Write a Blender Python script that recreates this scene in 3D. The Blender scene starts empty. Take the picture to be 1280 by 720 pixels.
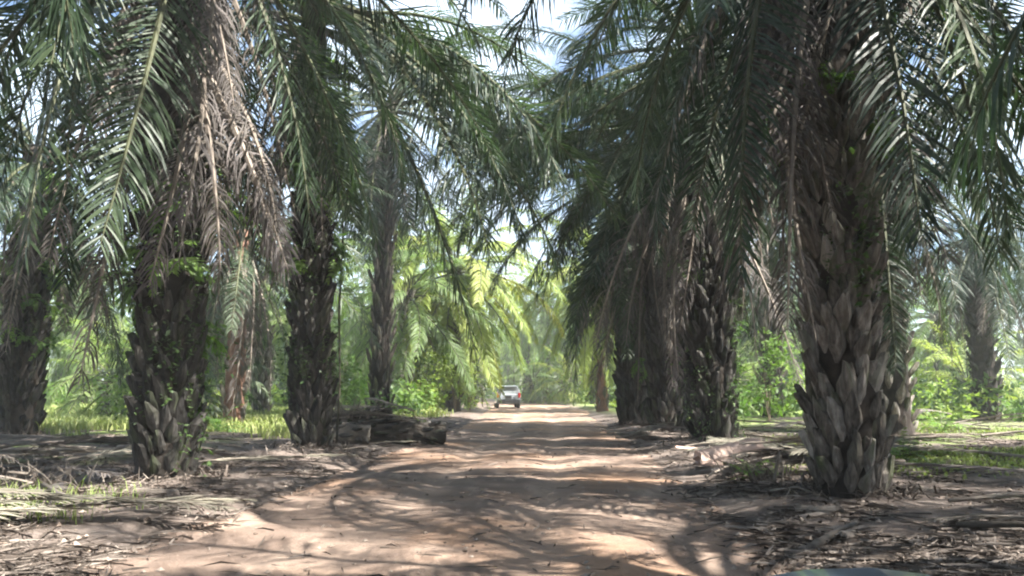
import bpy, math, random
from mathutils import Vector, Matrix, noise

R = math.radians
rnd = random.Random(7)
scene = bpy.context.scene
COL = scene.collection

# ------------------------------------------------------------------ camera
CAM_H = 1.4
cam_d = bpy.data.cameras.new("camera")
cam = bpy.data.objects.new("camera", cam_d)
COL.objects.link(cam)
cam.location = (0, 0, CAM_H)
cam.rotation_euler = (R(90 + 7.24), 0, 0)
cam_d.sensor_width = 36.0
cam_d.lens = 36.0 * 1000 / 1280
cam_d.clip_start = 0.05
cam_d.clip_end = 3000
scene.camera = cam

# ------------------------------------------------------------------ light
SUN_EL, SUN_AZ = 52.0, 118.0          # azimuth clockwise from +Y (camera looks to +Y): behind and to the right
world = bpy.data.worlds.new("World")
scene.world = world
world.use_nodes = True
wn, wl = world.node_tree.nodes, world.node_tree.links
wn.clear()
sky = wn.new("ShaderNodeTexSky")
sky.sky_type = 'NISHITA'
sky.sun_disc = False
sky.sun_elevation = R(SUN_EL)
sky.sun_rotation = R(SUN_AZ)
sky.dust_density = 0.6
sky.ozone_density = 2.5
tc = wn.new("ShaderNodeTexCoord")
mp = wn.new("ShaderNodeMapping")
mp.inputs["Scale"].default_value = (1.0, 1.0, 2.2)
mp.inputs["Location"].default_value = (2.9, 1.7, 0.9)
cn = wn.new("ShaderNodeTexNoise")
cn.inputs["Scale"].default_value = 3.4
cn.inputs["Detail"].default_value = 7
cn.inputs["Roughness"].default_value = 0.55
cr = wn.new("ShaderNodeValToRGB")
cr.color_ramp.elements[0].position = 0.44
cr.color_ramp.elements[1].position = 0.56
cmix = wn.new("ShaderNodeMix")
cmix.data_type = 'RGBA'
cmix.inputs["B"].default_value = (6.3, 7.6, 9.2, 1)
bg = wn.new("ShaderNodeBackground")
bg.inputs["Strength"].default_value = 0.05
wo = wn.new("ShaderNodeOutputWorld")
wl.new(tc.outputs["Generated"], mp.inputs["Vector"])
wl.new(mp.outputs["Vector"], cn.inputs["Vector"])
wl.new(cn.outputs["Fac"], cr.inputs["Fac"])
wl.new(cr.outputs["Color"], cmix.inputs["Factor"])
wl.new(sky.outputs["Color"], cmix.inputs["A"])
wl.new(cmix.outputs["Result"], bg.inputs["Color"])
wl.new(bg.outputs["Background"], wo.inputs["Surface"])

sun_d = bpy.data.lights.new("sun", 'SUN')
sun_d.energy = 5.0
sun_d.angle = R(0.53)
sun_d.color = (1.0, 0.95, 0.87)
sun = bpy.data.objects.new("sun", sun_d)
COL.objects.link(sun)
sdir = Vector((math.sin(R(SUN_AZ)) * math.cos(R(SUN_EL)), math.cos(R(SUN_AZ)) * math.cos(R(SUN_EL)), math.sin(R(SUN_EL))))
sun.rotation_euler = sdir.to_track_quat('Z', 'Y').to_euler()
sun.location = sdir * 60

vs = scene.view_settings
vs.view_transform = 'Standard'
vs.look = 'None'
vs.exposure = 2.45
vs.gamma = 1.0
vs.use_curve_mapping = False
scene.cycles.use_denoising = True
scene.cycles.max_bounces = 6
scene.cycles.use_adaptive_sampling = True
scene.cycles.adaptive_threshold = 0.03
scene.cycles.diffuse_bounces = 4
scene.cycles.transmission_bounces = 4
scene.cycles.volume_bounces = 1
scene.cycles.filter_width = 2.1
scene.cycles.sample_clamp_indirect = 6

# ------------------------------------------------------------------ helpers
def tag(o, label=None, cat=None, group=None, kind=None):
    if label: o["label"] = label
    if cat: o["category"] = cat
    if group: o["group"] = group
    if kind: o["kind"] = kind
    return o

def link(name, data, parent=None, loc=(0, 0, 0), rot=(0, 0, 0), sc=(1, 1, 1)):
    o = bpy.data.objects.new(name, data)
    COL.objects.link(o)
    o.parent = parent
    o.location = loc
    o.rotation_euler = rot
    o.scale = sc if hasattr(sc, "__len__") else (sc, sc, sc)
    return o

def empty(name, loc, rz=0.0):
    return link(name, None, None, loc, (0, 0, rz))

class MB:
    """collects vertices and faces for one mesh"""
    def __init__(s):
        s.v, s.f, s.m = [], [], []
    def add(s, vs_, fs, mi=0):
        b = len(s.v)
        s.v.extend(vs_)
        for f in fs:
            s.f.append(tuple(i + b for i in f))
            s.m.append(mi)
    def box(s, c, d, mi=0, rot=None):
        vv = []
        for x in (-.5, .5):
            for y in (-.5, .5):
                for z in (-.5, .5):
                    p = Vector((x * d[0], y * d[1], z * d[2]))
                    if rot is not None: p = rot @ p
                    vv.append(tuple(p + Vector(c)))
        s.add(vv, [(0, 1, 3, 2), (4, 6, 7, 5), (0, 4, 5, 1), (2, 3, 7, 6), (0, 2, 6, 4), (1, 5, 7, 3)], mi)
    def tube(s, pts, rads, n=6, mi=0, cap=True, jit=0.0, rr=None):
        pts = [Vector(p) for p in pts]
        vv, ff = [], []
        for i, p in enumerate(pts):
            t = (pts[min(i + 1, len(pts) - 1)] - pts[max(i - 1, 0)]).normalized()
            a = t.cross(Vector((0, 0, 1)) if abs(t.z) < .9 else Vector((1, 0, 0))).normalized()
            b = t.cross(a)
            for k in range(n):
                an = 2 * math.pi * k / n
                r = rads[i] * (1 + (rr.uniform(-jit, jit) if rr else 0))
                vv.append(tuple(p + (a * math.cos(an) + b * math.sin(an)) * r))
        for i in range(len(pts) - 1):
            for k in range(n):
                k2 = (k + 1) % n
                ff.append((i * n + k, i * n + k2, (i + 1) * n + k2, (i + 1) * n + k))
        if cap:
            ff.append(tuple(reversed(range(n))))
            ff.append(tuple(range((len(pts) - 1) * n, len(pts) * n)))
        s.add(vv, ff, mi)
    def mesh(s, name, mats, smooth=False):
        me = bpy.data.meshes.new(name)
        me.from_pydata(s.v, [], s.f)
        if not isinstance(mats, (list, tuple)): mats = [mats]
        for m in mats: me.materials.append(m)
        if len(mats) > 1: me.polygons.foreach_set("material_index", s.m)
        if smooth: me.polygons.foreach_set("use_smooth", [True] * len(me.polygons))
        me.update()
        return me

# ------------------------------------------------------------------ materials
def newmat(name):
    m = bpy.data.materials.new(name)
    m.use_nodes = True
    n, l = m.node_tree.nodes, m.node_tree.links
    n.clear()
    return m, n, l

def ramp(n, cols, pos=None):
    r = n.new("ShaderNodeValToRGB")
    e = r.color_ramp.elements
    while len(e) < len(cols): e.new(0.5)
    for i, c in enumerate(cols):
        e[i].position = pos[i] if pos else i / (len(cols) - 1)
        e[i].color = (*c, 1)
    return r

def leafmat(name, cols, trans=0.32, tcol=(1.4, 1.6, 0.8), rough=0.48, spec=0.3):
    """leaflets: colour varies by plant part and by leaflet"""
    m, n, l = newmat(name)
    oi = n.new("ShaderNodeObjectInfo")
    ge = n.new("ShaderNodeNewGeometry")
    a = n.new("ShaderNodeMath"); a.operation = 'MULTIPLY'; a.inputs[1].default_value = 0.65
    b = n.new("ShaderNodeMath"); b.operation = 'MULTIPLY_ADD'; b.inputs[1].default_value = 0.35
    l.new(oi.outputs["Random"], a.inputs[0])
    l.new(ge.outputs["Random Per Island"], b.inputs[0])
    l.new(a.outputs[0], b.inputs[2])
    r = ramp(n, cols)
    l.new(b.outputs[0], r.inputs["Fac"])
    p = n.new("ShaderNodeBsdfPrincipled")
    p.inputs["Roughness"].default_value = rough
    p.inputs["Specular IOR Level"].default_value = spec
    l.new(r.outputs["Color"], p.inputs["Base Color"])
    t = n.new("ShaderNodeBsdfTranslucent")
    mul = n.new("ShaderNodeMix"); mul.data_type = 'RGBA'; mul.blend_type = 'MULTIPLY'
    mul.inputs["Factor"].default_value = 1.0
    mul.inputs["B"].default_value = (*tcol, 1)
    l.new(r.outputs["Color"], mul.inputs["A"])
    l.new(mul.outputs["Result"], t.inputs["Color"])
    mx = n.new("ShaderNodeMixShader")
    mx.inputs[0].default_value = trans
    l.new(p.outputs[0], mx.inputs[1])
    l.new(t.outputs[0], mx.inputs[2])
    o = n.new("ShaderNodeOutputMaterial")
    l.new(mx.outputs[0], o.inputs["Surface"])
    return m

def rockmat(name, cols, scale=6.0, bump=0.3, rough=0.9, rand=0.25, dist=0.02, stretch=(1, 1, 1), island=False, spec=0.2, moss=0.0):
    """noisy rough matter (bark, soil, stone), object space"""
    m, n, l = newmat(name)
    t = n.new("ShaderNodeTexCoord")
    mp_ = n.new("ShaderNodeMapping"); mp_.inputs["Scale"].default_value = stretch
    oi = n.new("ShaderNodeObjectInfo")
    l.new(t.outputs["Object"], mp_.inputs["Vector"])
    off = n.new("ShaderNodeVectorMath"); off.operation = 'ADD'
    sc_ = n.new("ShaderNodeVectorMath"); sc_.operation = 'SCALE'; sc_.inputs[0].default_value = (37, 17, 9)
    l.new(oi.outputs["Random"], sc_.inputs["Scale"])
    l.new(mp_.outputs["Vector"], off.inputs[0]); l.new(sc_.outputs["Vector"], off.inputs[1])
    nz = n.new("ShaderNodeTexNoise")
    nz.inputs["Scale"].default_value = scale; nz.inputs["Detail"].default_value = 8; nz.inputs["Roughness"].default_value = 0.65
    l.new(off.outputs["Vector"], nz.inputs["Vector"])
    src = oi.outputs["Random"]
    if island:
        ge = n.new("ShaderNodeNewGeometry"); src = ge.outputs["Random Per Island"]
    k = n.new("ShaderNodeMath"); k.operation = 'SUBTRACT'; k.inputs[1].default_value = 0.5
    l.new(src, k.inputs[0])
    k2 = n.new("ShaderNodeMath"); k2.operation = 'MULTIPLY_ADD'; k2.inputs[1].default_value = rand
    l.new(k.outputs[0], k2.inputs[0]); l.new(nz.outputs["Fac"], k2.inputs[2])
    r = ramp(n, cols, [0.25 + 0.5 * i / (len(cols) - 1) for i in range(len(cols))])
    l.new(k2.outputs[0], r.inputs["Fac"])
    p = n.new("ShaderNodeBsdfPrincipled")
    p.inputs["Roughness"].default_value = rough
    p.inputs["Specular IOR Level"].default_value = spec
    colo = r.outputs["Color"]
    if moss:
        n2 = n.new("ShaderNodeTexNoise"); n2.inputs["Scale"].default_value = 3.5; n2.inputs["Detail"].default_value = 6
        l.new(off.outputs["Vector"], n2.inputs["Vector"])
        mr = n.new("ShaderNodeMapRange"); mr.inputs["From Min"].default_value = .52; mr.inputs["From Max"].default_value = .66; mr.inputs["To Max"].default_value = moss
        l.new(n2.outputs["Fac"], mr.inputs["Value"])
        mm = n.new("ShaderNodeMix"); mm.data_type = 'RGBA'; mm.inputs["B"].default_value = (.05, .068, .026, 1)
        l.new(mr.outputs[0], mm.inputs["Factor"]); l.new(colo, mm.inputs["A"]); colo = mm.outputs["Result"]
    l.new(colo, p.inputs["Base Color"])
    bp = n.new("ShaderNodeBump"); bp.inputs["Strength"].default_value = bump; bp.inputs["Distance"].default_value = dist
    l.new(nz.outputs["Fac"], bp.inputs["Height"]); l.new(bp.outputs["Normal"], p.inputs["Normal"])
    o = n.new("ShaderNodeOutputMaterial")
    l.new(p.outputs[0], o.inputs["Surface"])
    return m

def plain(name, col, rough=0.5, metal=0.0, spec=0.5, coat=0.0, emit=None):
    m, n, l = newmat(name)
    p = n.new("ShaderNodeBsdfPrincipled")
    p.inputs["Base Color"].default_value = (*col, 1)
    p.inputs["Roughness"].default_value = rough
    p.inputs["Metallic"].default_value = metal
    p.inputs["Specular IOR Level"].default_value = spec
    p.inputs["Coat Weight"].default_value = coat
    nz = n.new("ShaderNodeTexNoise"); nz.inputs["Scale"].default_value = 14; nz.inputs["Detail"].default_value = 5
    bp = n.new("ShaderNodeBump"); bp.inputs["Strength"].default_value = 0.02
    l.new(nz.outputs["Fac"], bp.inputs["Height"]); l.new(bp.outputs["Normal"], p.inputs["Normal"])
    o = n.new("ShaderNodeOutputMaterial")
    l.new(p.outputs[0], o.inputs["Surface"])
    return m

M_LEAF = leafmat("palm leaflet", [(0.015, 0.026, 0.020), (0.023, 0.040, 0.026), (0.036, 0.058, 0.031), (0.062, 0.086, 0.042)])  # near leaflets: canopy shade deepened in the colour itself
M_LEAF_FAR = leafmat("palm leaflet light", [(0.075, 0.12, 0.045), (0.125, 0.18, 0.065), (0.20, 0.245, 0.095)], trans=0.5)  # paler copy for far fronds: sunlight and haze put into the colour
M_LEAF_YEL = leafmat("palm leaflet yellowing", [(0.14, 0.21, 0.055), (0.22, 0.28, 0.075), (0.33, 0.33, 0.11)], trans=0.45, tcol=(1.3, 1.3, 0.6))
M_DEAD = leafmat("dead frond", [(0.035, 0.034, 0.028), (0.075, 0.066, 0.056), (0.10, 0.09, 0.087), (0.14, 0.123, 0.116), (0.19, 0.168, 0.16)], trans=0.15, tcol=(1.1, 1.0, 0.9), rough=0.75, spec=0.2)
M_FALLEN = leafmat("fallen frond", [(0.11, 0.10, 0.08), (0.18, 0.17, 0.13), (0.25, 0.235, 0.19)], trans=0.1, tcol=(1.1, 1, .9), rough=0.7, spec=0.25)
M_FERN = leafmat("fern leaf", [(0.05, 0.11, 0.025), (0.09, 0.17, 0.035), (0.15, 0.24, 0.05)], trans=0.4)
M_BUSH = leafmat("shrub leaf", [(0.04, 0.085, 0.025), (0.10, 0.165, 0.042), (0.17, 0.24, 0.065)], trans=0.45)  # green lightened to suggest sun on the undergrowth
M_BUSH_YEL = leafmat("yellow green shrub leaf", [(0.10, 0.16, 0.035), (0.18, 0.24, 0.055), (0.27, 0.31, 0.09)], trans=0.45)
M_GRASS = leafmat("grass", [(0.09, 0.145, 0.035), (0.16, 0.22, 0.06), (0.25, 0.275, 0.11), (0.33, 0.30, 0.17)], trans=0.35, rough=0.6)  # blades made paler so the grass looks sunlit
M_RACHIS = rockmat("rachis", [(0.035, 0.042, 0.022), (0.075, 0.08, 0.042)], 9, 0.1, 0.6)
M_RACHIS_DEAD = rockmat("dead rachis", [(0.12, 0.10, 0.085), (0.28, 0.24, 0.2)], 9, 0.1, 0.85)
M_CORE = rockmat("palm trunk bark", [(0.012, 0.010, 0.009), (0.03, 0.025, 0.021), (0.06, 0.048, 0.04)], 5, 0.6, 0.95, dist=0.05)
M_CORE_RED = rockmat("reddish palm trunk bark", [(0.09, 0.045, 0.032), (0.20, 0.11, 0.08), (0.30, 0.2, 0.15)], 5, 0.6, 0.95, dist=0.05)
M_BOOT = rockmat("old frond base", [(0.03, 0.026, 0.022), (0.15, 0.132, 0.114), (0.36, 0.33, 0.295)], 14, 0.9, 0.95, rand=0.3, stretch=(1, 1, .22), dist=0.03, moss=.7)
M_BOOT_DARK = rockmat("dark old frond base", [(0.012, 0.011, 0.010), (0.030, 0.028, 0.026), (0.085, 0.079, 0.072)], 14, 0.9, 0.95, rand=0.4, stretch=(1, 1, .22), dist=0.03, moss=.5)  # darker copy with the foreground shade worked into its colour
M_LOG = rockmat("rotting palm log", [(0.025, 0.022, 0.018), (0.07, 0.06, 0.05), (0.13, 0.115, 0.095)], 4, 0.8, 0.95, dist=0.05, stretch=(.5, 1, 1))
M_SLAB = rockmat("dry pinkish wood", [(0.28, 0.19, 0.155), (0.42, 0.31, 0.26), (0.52, 0.41, 0.35)], 4, 0.4, 0.85, stretch=(.3, 2, 1))
M_LITTER = rockmat("leaf litter", [(0.045, 0.036, 0.03), (0.075, 0.06, 0.05), (0.11, 0.09, 0.077), (0.19, 0.162, 0.14)], 3, 0.2, 0.9, rand=0.75, island=True)
M_STICK = rockmat("pale stick", [(0.09, 0.075, 0.063), (0.22, 0.19, 0.163)], 8, 0.4, 0.9)
M_VINE = rockmat("vine bark", [(0.03, 0.03, 0.02), (0.07, 0.065, 0.045)], 8, 0.4, 0.9)
M_STEM = rockmat("shrub stem", [(0.06, 0.05, 0.03), (0.13, 0.10, 0.07)], 8, 0.4, 0.9)

# ------------------------------------------------------------------ the lie of the land
ROADPTS = [(-80, -6.5), (0, -1.0), (12, -0.3), (26, 0.6), (60, 1.9), (72, 1.7), (84, -0.4), (100, -7.0), (125, -21.0), (260, -110)]
def road_x(y):
    if y <= ROADPTS[0][0]: return ROADPTS[0][1]
    for (a, b), (c, d) in zip(ROADPTS, ROADPTS[1:]):
        if y <= c:
            t = (y - a) / (c - a)
            return b + (d - b) * t
    return ROADPTS[-1][1]

def sstep(a, b, x):
    t = min(1, max(0, (x - a) / (b - a)))
    return t * t * (3 - 2 * t)

def nz2(x, y, s, o=0.0):
    return noise.noise((x * s + o, y * s - o, o * 0.7 + 3.1))

NEAR_TRUNKS = [(-4.95, 11.7), (-4.2, 17.0), (-13.4, 22.0), (4.25, 10.3), (4.75, 19.2), (4.75, 24.8), (4.5, 30.0)]
def ground_z(x, y):
    d = abs(x - road_x(y))
    wid = 2.75 + 0.35 * nz2(x, y, 0.35, 5) + (0.9 * sstep(40, 55, y) * (1 - sstep(75, 95, y)))
    side = sstep(wid - 0.5, wid + 0.9, d)
    z = -0.07 + side * 0.17
    z += side * (0.07 * nz2(x, y, 0.45, 1) + 0.045 * nz2(x, y, 1.3, 2) + 0.02 * nz2(x, y, 3.5, 9))
    z += sstep(6, 40, d) * (0.5 * nz2(x, y, 0.035, 7) + 0.1)
    for (tx, ty) in NEAR_TRUNKS:
        q = (x - tx) ** 2 + (y - ty) ** 2
        if q < 9: z += .10 * math.exp(-q / .75) * (1 + .8 * nz2(x, y, 2.5, 14))
    return z

def road_z(x, y):
    d = x - road_x(y)
    z = 0.0 + 0.018 * nz2(x, y, 0.5, 3) + 0.012 * nz2(x, y, 1.8, 4) + 0.006 * nz2(x, y, 5, 6)
    for c in (-0.85, 0.85):
        z -= (0.045 + .03 * nz2(c * 9, y, .3, 8)) * math.exp(-((d - c - .15 * nz2(0, y, .12, c)) / 0.3) ** 2)
    z -= 0.06 * sstep(2.6, 3.6, abs(d))
    return z

def surf_z(x, y):
    g = ground_z(x, y)
    if abs(x - road_x(y)) < 3.9: g = max(g, road_z(x, y))
    return g

def axis(lo, hi, flo, fhi, step, grow=1.18):
    a = [flo + step * i for i in range(int((fhi - flo) / step) + 1)]
    s, v = step, a[-1]
    while v < hi:
        s *= grow; v += s; a.append(v)
    s, v = step, a[0]
    pre = []
    while v > lo:
        s *= grow; v -= s; pre.append(v)
    return list(reversed(pre)) + a

def grid_mesh(name, xs, ys, fz, mat):
    nx, ny = len(xs), len(ys)
    v = [(x, y, fz(x, y)) for y in ys for x in xs]
    f = [(j * nx + i, j * nx + i + 1, (j + 1) * nx + i + 1, (j + 1) * nx + i) for j in range(ny - 1) for i in range(nx - 1)]
    me = bpy.data.meshes.new(name)
    me.from_pydata(v, [], f)
    me.materials.append(mat)
    me.polygons.foreach_set("use_smooth", [True] * len(f))
    return me

def soilmat(name, road=False):
    m, n, l = newmat(name)
    t = n.new("ShaderNodeTexCoord")
    def nz(scale, detail=6, rough=0.6, st=(1, 1, 1)):
        mp_ = n.new("ShaderNodeMapping"); mp_.inputs["Scale"].default_value = st
        l.new(t.outputs["Object"], mp_.inputs["Vector"])
        z = n.new("ShaderNodeTexNoise")
        z.inputs["Scale"].default_value = scale; z.inputs["Detail"].default_value = detail; z.inputs["Roughness"].default_value = rough
        l.new(mp_.outputs["Vector"], z.inputs["Vector"])
        return z.outputs["Fac"]
    def mix(fac, a, b, mode='MIX'):
        x = n.new("ShaderNodeMix"); x.data_type = 'RGBA'; x.blend_type = mode
        for s, val in (("Factor", fac), ("A", a), ("B", b)):
            if isinstance(val, (tuple, float, int)):
                x.inputs[s].default_value = (*val, 1) if isinstance(val, tuple) else val
            else: l.new(val, x.inputs[s])
        return x.outputs["Result"]
    def step(src, a, b):
        x = n.new("ShaderNodeMapRange"); x.interpolation_type = 'SMOOTHSTEP'
        x.inputs["From Min"].default_value = a; x.inputs["From Max"].default_value = b
        l.new(src, x.inputs["Value"]); return x.outputs[0]
    def math_(op, a, b):
        x = n.new("ShaderNodeMath"); x.operation = op
        for i, val in enumerate((a, b)):
            if isinstance(val, (float, int)): x.inputs[i].default_value = val
            else: l.new(val, x.inputs[i])
        return x.outputs[0]
    fine = nz(9, 10, 0.7)
    mid = nz(1.3, 6)
    big = nz(0.22, 4)
    if road:
        c = ramp(n, [(0.12, 0.09, 0.074), (0.185, 0.137, 0.11), (0.255, 0.19, 0.152)], [0.3, 0.5, 0.7])
        l.new(mid, c.inputs["Fac"])
        col = mix(step(nz(2.2, 7, 0.6, (1, .22, 1)), 0.5, 0.68), c.outputs["Color"], (0.35, 0.265, 0.21))
        col = mix(step(big, 0.45, 0.62), col, (0.29, 0.185, 0.125))
        at_ = n.new("ShaderNodeAttribute"); at_.attribute_name = "rut"
        col = mix(math_('MULTIPLY', at_.outputs["Fac"], 0.5), col, (0.34, 0.255, 0.2))
        peb = n.new("ShaderNodeTexVoronoi"); peb.inputs["Scale"].default_value = 26
        l.new(t.outputs["Object"], peb.inputs["Vector"])
        col = mix(math_('MULTIPLY', math_('LESS_THAN', peb.outputs["Distance"], 0.16), step(mid, .5, .7)), col, (0.42, 0.36, 0.30))
        col = mix(math_('MULTIPLY', step(fine, 0.52, 0.7), 0.6), col, (0.12, 0.085, 0.066))
    else:
        c = ramp(n, [(0.065, 0.052, 0.045), (0.125, 0.10, 0.086), (0.20, 0.165, 0.143)], [0.3, 0.5, 0.72])
        l.new(mid, c.inputs["Fac"])
        col = mix(math_('MULTIPLY', step(fine, 0.48, 0.68), 0.7), c.outputs["Color"], (0.25, 0.21, 0.185))
        # mown grass and moss between the palm rows, away from the track
        sp = n.new("ShaderNodeSeparateXYZ"); l.new(t.outputs["Object"], sp.inputs[0])
        ax = math_('ABSOLUTE', sp.outputs["X"], 0.0)
        away = math_('MULTIPLY', step(ax, 5.5, 9.0), step(sp.outputs["Y"], 11.0, 17.0))
        far = step(sp.outputs["Y"], 22.0, 36.0)
        far = math_('MULTIPLY', far, step(ax, 4.5, 7.0))
        msk = math_('MAXIMUM', math_('MULTIPLY', away, step(nz(0.35, 5), 0.45, 0.6)), math_('MULTIPLY', far, step(nz(0.5, 5), 0.33, 0.5)))
        g = ramp(n, [(0.07, 0.11, 0.035), (0.15, 0.205, 0.06), (0.25, 0.285, 0.11)], [0.3, 0.5, 0.7])  # grass green, lightened to stand in for sun on the ground
        l.new(nz(3.0, 6), g.inputs["Fac"])
        col = mix(msk, col, g.outputs["Color"])
    p = n.new("ShaderNodeBsdfPrincipled")
    p.inputs["Roughness"].default_value = 0.95
    p.inputs["Specular IOR Level"].default_value = 0.15
    l.new(col, p.inputs["Base Color"])
    bp = n.new("ShaderNodeBump"); bp.inputs["Strength"].default_value = 1.0; bp.inputs["Distance"].default_value = 0.05
    l.new(fine, bp.inputs["Height"]); l.new(bp.outputs["Normal"], p.inputs["Normal"])
    o = n.new("ShaderNodeOutputMaterial"); l.new(p.outputs[0], o.inputs["Surface"])
    return m

gx = axis(-700, 700, -14, 14, 0.22, 1.16)
gy = axis(-700, 900, 3, 30, 0.22, 1.13)
g = link("ground", grid_mesh("ground", gx, gy, ground_z, soilmat("plantation soil")))
tag(g, kind="structure")

ry = axis(-70, 240, 3, 34, 0.16, 1.10)
nxr = 46
rv, rf = [], []
for y in ry:
    for i in range(nxr + 1):
        x = road_x(y) - 3.8 + 7.6 * i / nxr
        rv.append((x, y, road_z(x, y)))
for j in range(len(ry) - 1):
    for i in range(nxr):
        a = j * (nxr + 1) + i
        rf.append((a, a + 1, a + nxr + 2, a + nxr + 1))
rme = bpy.data.meshes.new("dirt_road")
rme.from_pydata(rv, [], rf)
ra = rme.attributes.new("rut", 'FLOAT', 'POINT')
ra.data.foreach_set("value", [max(math.exp(-((x - road_x(y) - c - .15 * nz2(0, y, .12, c)) / 0.34) ** 2) for c in (-.85, .85)) for (x, y, z) in rv])
rme.materials.append(soilmat("laterite track", True))
rme.polygons.foreach_set("use_smooth", [True] * len(rf))
tag(link("dirt_road", rme), kind="structure")

# ------------------------------------------------------------------ palm pieces (shared meshes)
DOWN = Vector((0, 0, -1))

def frond_into(mb, L, e0, bend, n, leaf, droop, rr, wid=0.034, org=(0, 0, 0), az=0.0, spread=0.42, petiole=0.17, thick=1.0, low=False, curl=0.0, flat=False, fwd=0.0, ragged=.022, lm=0, rm=1):
    """a feather frond: rachis along +X rising at e0 degrees, bending down; leaflets on both sides"""
    N = 8 if low else 13
    rot = Matrix.Rotation(az, 3, 'Z')
    o = Vector(org)
    pts, tan = [Vector((0, 0, 0))], []
    side_w = rr.uniform(-0.12, 0.12) + curl
    yaw = 0.0
    for i in range(N):
        s = (i + .5) / N
        e = R(max(-88, e0 - bend * s ** 1.25))
        yaw = side_w * s * s * 2.2
        d = Vector((math.cos(e) * math.cos(yaw), math.cos(e) * math.sin(yaw), math.sin(e)))
        tan.append(d)
        pts.append(pts[-1] + d * L / N)
    tan.append(tan[-1])
    def at(s):
        k = min(N - 1e-6, s * N); i = int(k); f = k - i
        return pts[i].lerp(pts[i + 1], f), tan[i].lerp(tan[i + 1], f).normalized()
    w0 = lambda p: tuple(rot @ p + o)
    rad = [thick * (0.052 * (1 - i / N) ** 0.8 + 0.006) for i in range(N + 1)]
    mb.tube([w0(p) for p in pts], rad, 3 if low else 5, rm, cap=False)
    gap = 0
    lag = 0.0
    for i in range(n):
        s = petiole + (1 - petiole) * (i + rr.uniform(0, .9)) / n
        if gap > 0:
            gap -= 1
            continue
        if rr.random() < ragged: gap = rr.randrange(1, 5 if ragged < .05 else 8)
        lag = .8 * lag + rr.gauss(0, .12)
        p, T = at(min(s, .999))
        side = T.cross(Vector((0, 0, 1)))
        if side.length < 0.08: side = Vector((0, 1, 0))
        side.normalize()
        up = side.cross(T).normalized()
        prof = min(1.0, 0.42 + 2.2 * (s - petiole)) * (1.0 - 0.62 * max(0, (s - 0.5) / 0.5) ** 1.6)
        for sg in (-1, 1):
            if rr.random() < 0.05: continue
            ln = leaf * prof * (rr.uniform(0.82, 1.12) if rr.random() < .88 else rr.uniform(.35, .7))
            fw = 0.45 + 0.75 * s + rr.uniform(-.15, .15) + fwd * rr.uniform(.3, 1.6) + lag * .5
            el = (rr.uniform(-.1, .25) if flat else rr.uniform(-spread, spread) * 1.0)
            d0 = (side * sg + T * fw + up * el).normalized()
            dr = droop * rr.uniform(.6, 1.4) * (1 + lag)
            d1 = (d0 + DOWN * dr * 0.55).normalized()
            d2 = (d0 + DOWN * dr * 1.5).normalized()
            w = wid * (0.7 + 0.3 * prof) * rr.uniform(.8, 1.2)
            wd = (T - d0 * T.dot(d0))
            wd = (wd.normalized() + up * rr.uniform(-.5, .5)).normalized() * w * 0.5
            b = p
            if low:
                m1 = b + d0 * ln * .45
                tp = m1 + (d1 + d2).normalized() * ln * .55
                mb.add([w0(b - wd * .5), w0(b + wd * .5), w0(m1 + wd), w0(m1 - wd), w0(tp)], [(0, 1, 2, 3), (3, 2, 4)], lm)
            else:
                m1 = b + d0 * ln * .32
                m2 = m1 + d1 * ln * .36
                tp = m2 + d2 * ln * .34
                mb.add([w0(b - wd * .45), w0(b + wd * .45), w0(m1 + wd), w0(m1 - wd), w0(m2 + wd * .8), w0(m2 - wd * .8), w0(tp)],
                       [(0, 1, 2, 3), (3, 2, 4, 5), (5, 4, 6)], lm)

E_LIST = [82, 66, 50, 34, 18, 2, -16, -36, -58]
BEND = {82: 45, 66: 75, 50: 88, 34: 85, 18: 78, 2: 68, -16: 55, -36: 40, -58: 24}

def frond_set(mat, seed, L=6.2, n=118, leaf=0.98, wid=.034):
    out = {}
    rr = random.Random(seed)
    for e in E_LIST:
        for k in range(2):
            mb = MB()
            frond_into(mb, L * rr.uniform(.92, 1.08), e + rr.uniform(-4, 4), BEND[e] * rr.uniform(.9, 1.1), n, leaf, rr.uniform(.6, 1.0) if e > -30 else .45, rr, wid=wid)
            out[(e, k)] = mb.mesh("frond", [mat, M_RACHIS])
    return out

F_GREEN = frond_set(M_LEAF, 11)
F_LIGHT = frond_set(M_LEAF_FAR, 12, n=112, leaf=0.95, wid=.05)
F_YEL = frond_set(M_LEAF_YEL, 13, n=112, leaf=0.95, wid=.055)
F_DEAD = []
rr0 = random.Random(21)
for k in range(8):
    mb = MB()
    frond_into(mb, rr0.uniform(3.2, 5.6), -60 - 3.4 * k, 22, 84, 0.72, rr0.uniform(1.4, 2.4), rr0, wid=0.026, spread=.75, petiole=0.2, curl=rr0.uniform(-.3, .3), ragged=.07)
    F_DEAD.append(mb.mesh("dead_frond", [M_DEAD, M_RACHIS_DEAD]))

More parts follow.
